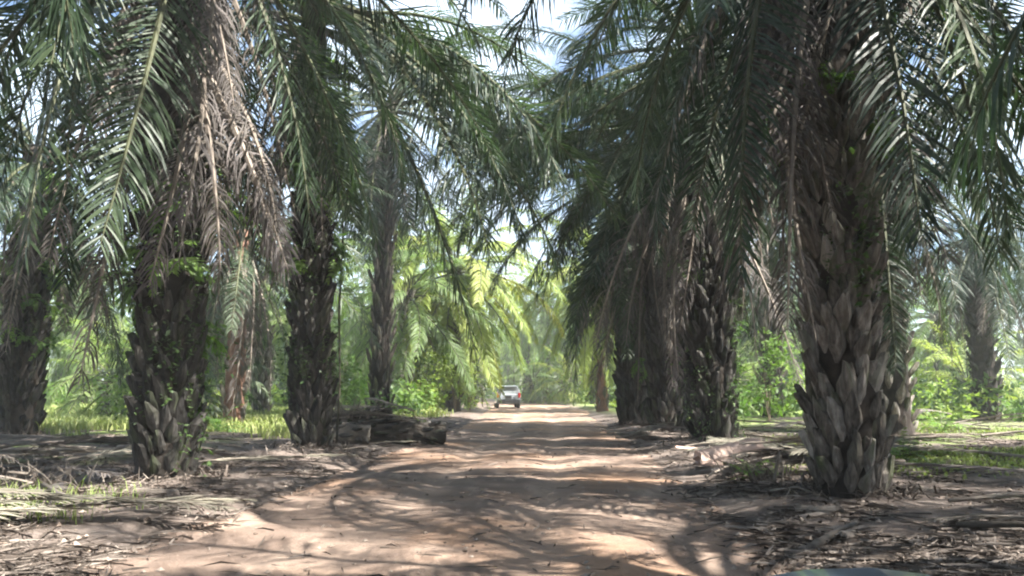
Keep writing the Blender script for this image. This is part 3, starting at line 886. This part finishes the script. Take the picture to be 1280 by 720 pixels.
# ------------------------------------------------------------------ litter
def litter():
    rr = random.Random(5)
    mb = MB()
    cnt = 0
    while cnt < 26000:
        y = 5.5 + 34 * rr.random() ** 1.8
        x = rr.uniform(-.75, .75) * y + rr.uniform(-2, 2)
        d = abs(x - road_x(y))
        if d < 2.9:
            if rr.random() > .012 + .4 * sstep(2.2, 2.95, d): continue
        elif nz2(x, y, .55, 20) + .5 * nz2(x, y, 1.7, 25) < rr.uniform(-.3, .35): continue
        cnt += 1
        z = surf_z(x, y) + .008
        a = rr.uniform(0, 6.28)
        ln = rr.uniform(.02, .08) if rr.random() < .35 else rr.uniform(.12, .6)
        w = rr.uniform(.008, .026) if ln < .1 else rr.uniform(.003, .010)
        if d < 2.7: ln *= .6; w *= .7
        cx, sx = math.cos(a), math.sin(a)
        h1, h2 = rr.uniform(0, .04), rr.uniform(0, .05)
        def P(u, v, h): return (x + cx * u - sx * v, y + sx * u + cx * v, z + h)
        mb.add([P(-ln / 2, -w * .4, 0), P(-ln / 2, w * .4, rr.uniform(0, .02)), P(0, w, h1), P(0, -w, h1 * .5), P(ln / 2, w * .2, h2), P(ln / 2, -w * .2, h2)],
               [(0, 3, 2, 1), (3, 5, 4, 2)])
    for (tx, ty) in NEAR_TRUNKS:                                   # broken bits gathered round each trunk
        for _ in range(260):
            a = rr.uniform(0, 6.28); q = .42 + abs(rr.gauss(0, .38))
            x, y = tx + q * math.cos(a), ty + q * math.sin(a)
            z = surf_z(x, y) + rr.uniform(0, .07)
            b = rr.uniform(0, 6.28); ln = rr.uniform(.06, .4); w = rr.uniform(.006, .03)
            cx, sx = math.cos(b) * ln / 2, math.sin(b) * ln / 2
            t = rr.uniform(-.09, .12)
            mb.add([(x - cx - sx * w / ln, y - sx + cx * w / ln, z - t), (x - cx + sx * w / ln, y - sx - cx * w / ln, z - t), (x + cx + sx * w / ln, y + sx - cx * w / ln, z + t), (x + cx - sx * w / ln, y + sx + cx * w / ln, z + t + .01)], [(0, 1, 2, 3)])
    tag(link("leaf_litter", mb.mesh("leaf_litter", M_LITTER)), "dry brown leaf litter strewn over both verges of the track", "litter", kind="stuff")
    mb = MB()
    for _ in range(2600):
        y = 5.5 + 22 * rr.random() ** 1.6
        x = rr.uniform(-.7, .7) * y
        d = abs(x - road_x(y))
        if rr.random() > (.25 if d < 2.6 else .8): continue
        s = rr.uniform(.008, .035) * (1.4 if d > 2.6 else 1)
        z = surf_z(x, y) + s * .2
        vv = [Vector((q[0], q[1], q[2] * .6)) * s * rr.uniform(.7, 1.3) + Vector((x, y, z)) for q in ((1, 0, 0), (-1, 0, 0), (0, 1, 0), (0, -1, 0), (0, 0, 1), (0, 0, -1))]
        mb.add([tuple(v) for v in vv], [(0, 2, 4), (2, 1, 4), (1, 3, 4), (3, 0, 4), (2, 0, 5), (1, 2, 5), (3, 1, 5), (0, 3, 5)])
    tag(link("pebbles", mb.mesh("pebbles", rockmat("pebble", [(0.1, .075, .06), (.2, .155, .125), (.3, .25, .21)], 3, .2, .9, rand=.7, island=True))), "small stones and clods of earth scattered on the track", "pebbles", kind="stuff")
litter()

# ------------------------------------------------------------------ fallen fronds, sticks, logs
def lying_frond(k):
    rr = random.Random(800 + k)
    mb = MB()
    frond_into(mb, rr.uniform(2.4, 3.8), 6, 9, 62, rr.uniform(.5, .75), .12, rr, wid=.03, spread=.12, petiole=.14, flat=True, fwd=1.6, thick=.6, curl=rr.uniform(-.35, .35))
    return mb.mesh("fallen_frond", [M_FALLEN if k % 2 else M_DEAD, M_RACHIS_DEAD])
LYING = [lying_frond(k) for k in range(6)]
def fallen(label, x, y, az, k, s=1.0, dz=.05, tilt=0.0, roll=0.0, group="fallen fronds on the verges"):
    o = empty("fallen_frond", (x, y, surf_z(x, y) + dz), az)
    tag(o, label, "palm frond", group)
    link("leaflets", LYING[k], o, rot=(roll, tilt, 0), sc=s)
for a in [
    ("grey green fallen frond along the track edge at bottom left, lowest of its heap", -6.6, 7.6, .12, 1, .95),
    ("fallen frond lying on the lowest one at bottom left", -6.2, 8.0, .26, 3, .9, .10),
    ("fallen frond pointing to the track below the biggest left palm", -5.2, 8.5, .10, 5, .8, .07),
    ("bleached fallen frond tip at the track edge below the biggest left palm", -4.4, 8.9, -.05, 1, .6, .06),
    ("fallen frond at the back of the heap at bottom left", -6.9, 8.5, .0, 3, .9, .14),
    ("brown fallen frond behind the brush heap at the left edge", -8.8, 10.8, .4, 0, .9),
    ("brown fallen frond across the litter left of the biggest left palm", -8.2, 12.2, -.3, 2, 1.0),
    ("long brown fallen frond by the far litter at left", -11.5, 16.5, .2, 4, 1.2),
    ("pale fallen frond between the two big left palms", -5.6, 13.6, .25, 1, .8),
    ("pale fallen frond at the track edge under the fern-covered left palm", -4.4, 14.6, .3, 3, .6),
    ("grey fallen frond right of the second left palm's foot", -3.6, 16.2, .5, 0, .5),
    ("fallen frond on the pile left of the stout right palm", 3.2, 12.4, .5, 0, .7, .16),
    ("fallen frond sloping down the pile left of the stout right palm", 2.8, 11.8, 1.0, 2, .55, .12),
    ("topmost fallen frond of the pile left of the stout right palm", 4.6, 13.2, 3.6, 4, .6, .28),
    ("fallen frond between ivy-speckled palm and pink plank", 5.5, 16.2, 2.9, 1, .8),
    ("pale fallen frond lying behind the pile near stout right palm", 6.6, 16.6, 3.0, 3, .9, .1),
    ("fallen frond right of the stout right palm's foot", 5.0, 9.4, -.1, 3, .8),
    ("brown fallen frond across the bare soil at right edge", 8.3, 11.6, 2.9, 2, 1.0),
    ("fallen frond on the soil in front of the mossy patch", 9.6, 15.0, 2.7, 5, 1.0),
    ("grey fallen frond at the bottom right corner", 5.6, 7.4, 2.8, 4, .6),
    ("fallen frond beyond the mossy patch", 13.0, 22.5, .1, 0, 1.2),
    ("long fallen frond under the trees at the back right", 10.8, 28.0, 3.0, 2, 1.3),
]:
    fallen(*a)

def heap(label, x, y, n, rad, hgt, seed):
    rr = random.Random(seed)
    root = empty("frond_heap", (x, y, surf_z(x, y)))
    tag(root, label, "palm fronds", "heaps of cut fronds")
    base = rr.uniform(-.4, .4)
    for i in range(n):
        a = base + rr.gauss(0, .45) + (math.pi if rr.random() < .4 else 0)
        link("dry_frond", rr.choice(LYING), root, (rr.gauss(0, rad) - 1.1 * math.cos(a), rr.gauss(0, rad * .5) - 1.1 * math.sin(a), .04 + hgt * rr.random()),
             (rr.uniform(-.5, .5), rr.uniform(-.12, .10), a), rr.uniform(.5, .85))
heap("heap of dry grey fronds below the brush heap at the left edge", -7.0, 9.8, 18, .6, .38, 1)
heap("long heap of dry fronds behind the litter left of the biggest left palm", -9.2, 14.6, 16, 1.2, .35, 2)
heap("low heap of fronds between the two big left palms", -6.4, 15.2, 9, .7, .2, 3)
heap("heap of dry fronds left of the stout right palm, against its foot", 4.5, 12.5, 12, .22, .42, 4)
heap("heap of fronds behind the pinkish slab of wood", 5.6, 15.6, 12, .7, .3, 5)
heap("flat heap of fronds at the foot of the touching palm pair", 3.9, 21.6, 8, .5, .2, 6)
heap("far heap of fronds beyond the mossy patch on the right", 12.6, 27.5, 14, 1.6, .4, 7)
heap("heap of dead fronds piled over the rotting logs", -3.6, 20.7, 12, .5, 1.0, 8)

def stick(label, pts, r, mat=M_STICK, name="fallen_branch"):
    x0, y0, _ = pts[0]
    z0 = surf_z(x0, y0)
    mb = MB()
    pp = [(p[0] - x0, p[1] - y0, surf_z(p[0], p[1]) - z0 + p[2]) for p in pts]
    mb.tube(pp, [r * (1 - .6 * i / (len(pp) - 1)) for i in range(len(pp))], 7, rr=random.Random(len(label)), jit=.12)
    o = link(name, mb.mesh(name, mat, True), None, (x0, y0, z0))
    tag(o, label, "branch", "fallen branches")
stick("pale curved branch left of the stout right palm's foot", [(3.25, 10.3, .05), (3.5, 10.05, .10), (3.7, 9.85, .03)], .022)
stick("upright pale stub leaning on the frond pile left of stout right palm", [(3.55, 11.1, .0), (3.62, 11.15, .25), (3.68, 11.2, .42)], .03)
stick("dark forked branch in the bottom right corner", [(4.05, 7.5, .05), (4.45, 7.2, .12), (4.95, 7.0, .04)], .04, M_LOG)
stick("pale straight branch on the soil below the stout right palm", [(2.6, 7.2, .03), (3.0, 7.6, .05), (3.35, 8.0, .03)], .045)
stick("long pale branch lying behind the frond pile on the right", [(4.2, 15.6, .15), (5.0, 15.2, .2), (5.7, 14.6, .1)], .045)
stick("dark branch in the litter below the biggest left palm", [(-5.5, 9.6, .16), (-5.1, 9.3, .12), (-4.6, 8.95, .03)], .04, M_LOG)
stick("broken pale branch end sticking out of the brush heap", [(-5.75, 9.4, .05), (-5.6, 9.35, .16), (-5.48, 9.3, .24)], .035)
stick("horizontal grey branch lying behind the litter at far left", [(-11.6, 18.0, .2), (-9.6, 17.6, .22), (-7.4, 17.4, .15)], .09, M_LOG)
stick("second grey branch lying behind the litter at far left, nearer one", [(-10.6, 15.6, .12), (-9.0, 15.4, .15), (-7.2, 15.6, .1)], .06, M_STICK)

M_CUT = rockmat("fibrous cut end", [(0.025, 0.022, 0.018), (0.07, 0.06, 0.05), (0.12, 0.105, 0.09)], 18, 0.9, 0.95)
def log(label, p0, p1, r, seed, mat=M_LOG):
    rr = random.Random(seed)
    a, b = Vector(p0), Vector(p1)
    n = 10
    pts = [a.lerp(b, i / n) - a + Vector((0, 0, .02 * math.sin(i))) for i in range(n + 1)]
    rads = [r * (1 + rr.uniform(-.08, .08)) for _ in pts]
    root = empty("fallen_log", p0)
    tag(root, label, "log", "rotting palm logs")
    mb = MB(); mb.tube(pts, rads, 14, rr=rr, jit=.07)
    tr = link("trunk", mb.mesh("trunk", mat), root)
    d = (b - a).normalized(); L = (b - a).length
    mb = MB(); mb.tube([b - a - d * .03, b - a + d * .02], [r * .95, r * .9], 16, rr=rr, jit=.04)
    link("cut_end", mb.mesh("cut_end", M_CUT), root)
    q = d.to_track_quat('Z', 'Y').to_matrix()
    for i in range(int(L / .045)):
        t = (i + .5) * .045; an = i * R(137.5)
        off = q @ Vector((math.cos(an) * r * .86, math.sin(an) * r * .86, t))
        mt = q @ Matrix.Rotation(an, 3, 'Z') @ Matrix.Rotation(rr.uniform(-.1, .1), 3, 'Y')
        if t > L - .32: continue
        link("frond_base", rr.choice(BOOTS_DARK), tr, off, mt.to_euler(), rr.uniform(.45, .7))
zl = surf_z(-3, 20)
log("rotting palm log, its round cut end pointing at the track", (-4.3, 20.2, zl + .27), (-1.75, 20.9, zl + .25), .27, 1)
log("dark rotting log behind the one with round end", (-4.8, 21.0, zl + .30), (-2.6, 21.9, zl + .30), .28, 2)
log("rough dark log at the left end of the log pile", (-5.0, 19.6, zl + .26), (-3.5, 19.9, zl + .24), .27, 3)
log("short log lying crosswise on top of the log pile", (-4.5, 20.5, zl + .62), (-3.2, 21.2, zl + .66), .21, 4)
log("thick stump end between log pile and fern-covered palm", (-5.3, 20.3, zl + .30), (-4.2, 20.5, zl + .34), .32, 6)
for i, (lb, x, y, az, k, dz, s) in enumerate([
    ("dead frond thrown on top of the log pile", -4.6, 20.3, .25, 0, .58, .55), ("dead frond draped over the back of the log pile", -2.2, 21.2, 2.9, 2, .62, .5),
    ("short dead frond on the left end of the log pile", -4.9, 19.9, .6, 4, .55, .4), ("pale frond scrap below the log with round end", -3.4, 19.4, .1, 1, .05, .45)]):
    fallen(lb, x, y, az, k, s, dz)

def chunk(name, label, x, y, rz, L, W, T, mat, seed, dz=0.02, tilt=.1, cat="wood"):
    """a piece of split trunk or frond sheath: a bowed slab with broken ends"""
    rr = random.Random(seed)
    n, m = 7, 5
    mb = MB()
    v, f = [], []
    for side in (0, 1):
        for i in range(n + 1):
            for j in range(m + 1):
                u = i / n - .5; w = j / m - .5
                wl_ = W * (1 - .45 * abs(u + .15) ** 1.3)
                xx = L * u + (rr.uniform(-.06, .06) * L if i in (0, n) else 0)
                zz = -(w * 2) ** 2 * W * .22 + (T * (1 - (w * 2) ** 4 * .4) if side else 0) + rr.uniform(-.01, .01)
                v.append((xx, wl_ * w, zz + W * .22))
    k = (n + 1) * (m + 1)
    for i in range(n):
        for j in range(m):
            a = i * (m + 1) + j
            f.append((a, a + m + 1, a + m + 2, a + 1)); f.append((k + a, k + a + 1, k + a + m + 2, k + a + m + 1))
    for i in range(n):
        a = i * (m + 1); f.append((a, k + a, k + a + m + 1, a + m + 1))
        a = i * (m + 1) + m; f.append((a, a + m + 1, k + a + m + 1, k + a))
    for j in range(m):
        f.append((j, j + 1, k + j + 1, k + j)); a = n * (m + 1) + j; f.append((a, k + a, k + a + 1, a + 1))
    mb.add(v, f)
    o = link(name, mb.mesh(name, mat, False), None, (x, y, surf_z(x, y) + dz), (0, tilt, rz))
    tag(o, label, cat, "broken frond butts and split wood")
chunk("split_wood", "pinkish split slab of wood lying left of the stout right palm", 3.55, 13.3, .12, 1.05, .5, .09, M_SLAB, 1, .24, -.2)
chunk("frond_butt", "small pale frond butt under the pinkish slab", 3.35, 13.9, .6, .6, .2, .06, M_SLAB, 2, .02, .05)
butts = [("bleached frond butt right of the stout right palm's foot", 5.35, 10.6, .1, M_STICK), ("white frond butt scrap on the litter at bottom right", 3.05, 7.5, .9, M_STICK),
         ("grey frond butt below stout right palm on the soil", 3.2, 8.6, 2.2, M_STICK), ("pale frond butt on the track edge before ivy-speckled palm", 3.3, 12.6, 1.5, M_STICK),
         ("frond butt at the foot of the touching palm pair", 3.5, 22.5, .4, M_STICK), ("pale frond butt at the foot of the ivy-speckled palm", 3.7, 17.3, .2, M_SLAB),
         ("white frond butt at the foot of the second left palm", -3.6, 17.5, .3, M_STICK), ("bleached frond butt left of the log pile", -4.0, 18.6, 2.5, M_STICK),
         ("pale frond butt in the litter below the biggest left palm", -4.3, 9.9, .4, M_STICK), ("grey frond butt in the litter at the left edge", -7.4, 11.2, 1.2, M_STICK),
         ("brown frond butt behind the brush heap", -6.6, 11.4, .5, M_SLAB)]
for i, (lb, x, y, rz, mt) in enumerate(butts):
    chunk("frond_butt", lb, x, y, rz, .30 + .09 * (i % 3), .13, .03, mt, 30 + i, .01, .1)

# brush heap at the left edge: bare dry twigs
def brush(label, x, y, n, seed, rad, h, dz=0.0):
    rr = random.Random(seed)
    root = empty("brush_heap", (x, y, ground_z(x, y) + dz))
    tag(root, label, "brush", "dry brush")
    for i in range(n):
        mb = MB()
        a, b = rr.uniform(0, 6.28), rr.uniform(.2, 1)
        p0 = Vector((rr.gauss(0, rad), rr.gauss(0, rad * .6), 0))
        d = Vector((math.cos(a) * b, math.sin(a) * b, rr.uniform(.15, .9))).normalized() * rr.uniform(.5, 1.2) * h
        pts = [p0, p0 + d * .5 + Vector((0, 0, .05)), p0 + d + Vector((0, 0, rr.uniform(-.1, .02)))]
        mb.tube(pts, [.012, .009, .004], 4)
        for q in range(3):
            s = rr.uniform(.3, .9); bp_ = p0 + d * s
            e = (d.normalized() + Vector((rr.gauss(0, .7), rr.gauss(0, .7), rr.gauss(0, .5)))).normalized() * rr.uniform(.1, .3)
            mb.tube([bp_, bp_ + e], [.006, .002], 4)
        link("twig", mb.mesh("twig", M_STICK if i % 3 else M_LITTER), root)
brush("tangled heap of dry grey twigs at the left edge", -6.3, 10.2, 60, 3, .6, .55)
brush("dark twiggy debris lying on top of the log pile", -3.8, 20.7, 54, 9, .55, .5, .62)
brush("tangle of dry twigs left of the stout right palm", 3.6, 11.6, 26, 4, .28, .45)

# vine hanging from the crown of the second left palm
mb = MB()
mb.tube([(0, 0, 0), (.04, 0, 1.5), (-.03, .02, 3.2), (.02, 0, 5.0), (-.05, 0, 6.6), (-.7, .1, 7.4)], [.03, .028, .026, .024, .022, .02], 6)
tag(link("hanging_vine", mb.mesh("hanging_vine", M_VINE, True), None, (-4.1, 19.0, surf_z(-4.1, 19.0))), "thin dark vine hanging straight down beside the fern-covered left palm", "vine")

# ------------------------------------------------------------------ the vehicle ahead
P_WHITE = plain("white car paint", (.25, .275, .30), .5, 0, .5, 1.0)
P_DARK = plain("black plastic", (.03, .03, .032), .6)
P_GLASS = plain("dark car glass", (.02, .025, .03), .05, 0, .8)
P_RED = plain("red lamp lens", (.45, .02, .015), .15)
P_TYRE = plain("tyre rubber", (.02, .02, .02), .85)
P_RIM = plain("wheel rim", (.5, .5, .52), .3, .8)
P_PLATE = plain("number plate", (.03, .03, .03), .4)

def shell(sections, mat, name):
    """loft of rounded cross sections along Y: (y, half width bottom, half width top, z bottom, z top)"""
    mb = MB(); v, f = [], []
    for (y, wb, wt, zb, zt) in sections:
        zm = zb + (zt - zb) * .5
        wm = max(wb, wt) * 1.0
        ring = [(-wb * .9, zb), (-wb, zb + .06), (-wm, zm), (-wt, zt - .08), (-wt * .88, zt), (wt * .88, zt), (wt, zt - .08), (wm, zm), (wb, zb + .06), (wb * .9, zb)]
        v += [(x, y, z) for x, z in ring]
    n = 10
    for i in range(len(sections) - 1):
        for k in range(n):
            k2 = (k + 1) % n
            f.append((i * n + k, i * n + k2, (i + 1) * n + k2, (i + 1) * n + k))
    f.append(tuple(reversed(range(n)))); f.append(tuple(range((len(sections) - 1) * n, len(sections) * n)))
    mb.add(v, f)
    return mb.mesh(name, mat, False)

def wheel(parent, x, y, z, r):
    w = empty("wheel", (x, y, z)); w.parent = parent
    for nm, prof, mt in (("tyre", [(r * .62, -.11), (r * .95, -.11), (r, -.07), (r, .07), (r * .95, .11), (r * .62, .11)], P_TYRE),
                         ("rim", [(0.001, -.07), (r * .25, -.08), (r * .60, -.10), (r * .62, -.04), (r * .62, .04), (r * .60, .10), (r * .25, .08), (0.001, .07)], P_RIM)):
        mb = MB(); v, f = [], []; n = 22; k = len(prof)
        for i in range(n):
            a = 2 * math.pi * i / n
            v += [(t, q * math.cos(a), q * math.sin(a)) for q, t in prof]
        for i in range(n):
            i2 = (i + 1) % n
            for j in range(k - 1 + (1 if nm == "tyre" else 0)):
                j2 = (j + 1) % k
                f.append((i * k + j, i * k + j2, i2 * k + j2, i2 * k + j))
        mb.add(v, f)
        link(nm, mb.mesh(nm, mt, True), w)

def car_ahead(x, y):
    root = empty("car", (x, y, surf_z(x, y)), R(4))
    tag(root, "silver tall estate vehicle driving away on the track in the distance", "car")
    body = shell([(0, .84, .86, .42, 1.02), (.10, .90, .90, .36, 1.06), (1.0, .92, .90, .30, 1.06), (3.2, .92, .88, .30, 1.02), (4.1, .90, .84, .32, .95), (4.45, .80, .74, .40, .82)], P_WHITE, "body")
    link("body", body, root)
    link("cabin", shell([(.10, .84, .70, 1.02, 1.60), (.35, .87, .72, 1.02, 1.70), (1.6, .87, .73, 1.02, 1.73), (2.5, .86, .70, 1.02, 1.66), (3.3, .84, .80, .98, 1.06)], P_WHITE, "cabin"), root)
    def part(nm, c, d, m, par=None, rot=None):
        mb = MB(); mb.box((0, 0, 0), d, 0, rot); return link(nm, mb.mesh(nm, m), par or root, c)
    part("rear_window", (0, .155, 1.36), (1.28, .05, .40), P_GLASS, rot=Matrix.Rotation(R(-8), 3, 'X'))
    for s in (-1, 1):
        part("side_window", (s * .81, 1.0, 1.36), (.06, 1.0, .36), P_GLASS, rot=Matrix.Rotation(R(-s * 13), 3, 'Y'))
        part("side_window", (s * .81, 2.1, 1.34), (.06, .85, .34), P_GLASS, rot=Matrix.Rotation(R(-s * 13), 3, 'Y'))
        part("tail_light", (s * .80, .02, .98), (.16, .10, .34), P_RED)
        part("wing_mirror", (s * 1.0, 2.75, 1.10), (.2, .12, .16), P_WHITE)
        part("reflector", (s * .68, -.055, .50), (.2, .04, .06), P_RED)
        wheel(root, s * .80, .85, .34, .34); wheel(root, s * .80, 3.55, .34, .34)
    part("bumper", (0, .0, .52), (1.72, .16, .26), P_DARK)
    part("number_plate", (0, -.02, .80), (.44, .03, .13), P_PLATE)
    part("roof_spoiler", (0, .10, 1.63), (1.3, .26, .05), P_WHITE)
    part("door_handle", (0, -.03, .93), (.5, .04, .05), P_DARK)
    part("exhaust_pipe", (-.55, .03, .33), (.09, .2, .08), P_RIM)
car_ahead(-.25, 60.5)

# ------------------------------------------------------------------ bonnet of the vehicle the camera rides in
P_BLUE = plain("dark blue grey car paint", (.085, .125, .17), .3, 0.0, .5, .6)
def own_car():
    root = empty("car", (.52, 1.2, 0))
    tag(root, "dark blue vehicle whose bonnet scoop just shows along the bottom edge", "car")
    xs = [-.86 + 1.72 * i / 28 for i in range(29)]
    ys = [-.75 + 1.75 * i / 24 for i in range(25)]
    def bz(x, y):
        z = 1.005 - .06 * (x / .86) ** 4 - .05 * max(0, (y + .2)) ** 1.5 - .30 * sstep(.65, 1.0, y)
        return z
    mb = MB(); v, f = [], []
    nx, ny = 29, 25
    for t in (0, -.02):
        for y in ys:
            for x in xs: v.append((x, y, bz(x, y) + t))
    k = nx * ny
    for j in range(ny - 1):
        for i in range(nx - 1):
            a = j * nx + i
            f.append((a, a + 1, a + nx + 1, a + nx)); f.append((k + a, k + a + nx, k + a + nx + 1, k + a + 1))
    for i in range(nx - 1):
        f.append((i, k + i, k + i + 1, i + 1)); a = (ny - 1) * nx + i; f.append((a, a + 1, k + a + 1, k + a))
    for j in range(ny - 1):
        a = j * nx; f.append((a, a + nx, k + a + nx, k + a)); a = j * nx + nx - 1; f.append((a, k + a, k + a + nx, a + nx))
    mb.add(v, f)
    bonnet = link("bonnet", mb.mesh("bonnet", P_BLUE, True), root)
    mb = MB(); v, f = [], []
    prof = [(-.17, 0), (-.165, .045), (-.14, .078), (-.05, .088), (.05, .09), (.14, .083), (.165, .05), (.17, 0)]
    for y, s in ((-.35, .3), (-.25, .8), (-.05, 1.0), (.12, 1.0), (.15, .9)):
        v += [(x * (.85 + .15 * s), y, bz(x, y) - .01 + z * 1.48 * s) for x, z in prof]
    for i in range(4):
        for j in range(7): f.append((i * 8 + j, i * 8 + j + 1, i * 8 + j + 9, i * 8 + j + 8))
    f.append(tuple(range(32, 40))); f.append(tuple(reversed(range(8))))
    mb.add(v, f)
    link("bonnet_scoop", mb.mesh("bonnet_scoop", P_BLUE, True), root)
    link("front_body", shell([(-.8, .86, .84, .35, .99), (.6, .86, .84, .35, .90), (.95, .80, .76, .38, .74)], P_BLUE, "front_body"), root)
    for s in (-1, 1): wheel(root, s * .80, .25, .36, .36)
    mb = MB(); mb.box((0, 1.0, .62), (1.0, .08, .16)); link("grille", mb.mesh("grille", P_DARK), root)
own_car()

# ------------------------------------------------------------------ air
HAZE = 0.0012
if HAZE:
    mb = MB(); mb.box((0, 60, 8.0), (420, 340, 22.0))
    m, n, l = newmat("haze")
    pv = n.new("ShaderNodeVolumePrincipled")
    pv.inputs["Color"].default_value = (.93, .96, .97, 1)
    pv.inputs["Density"].default_value = HAZE
    pv.inputs["Anisotropy"].default_value = 0.2
    o = n.new("ShaderNodeOutputMaterial"); l.new(pv.outputs[0], o.inputs["Volume"])
    hz = link("haze", mb.mesh("haze", m))
    tag(hz, "pale humid haze between the palms", "haze", kind="stuff")
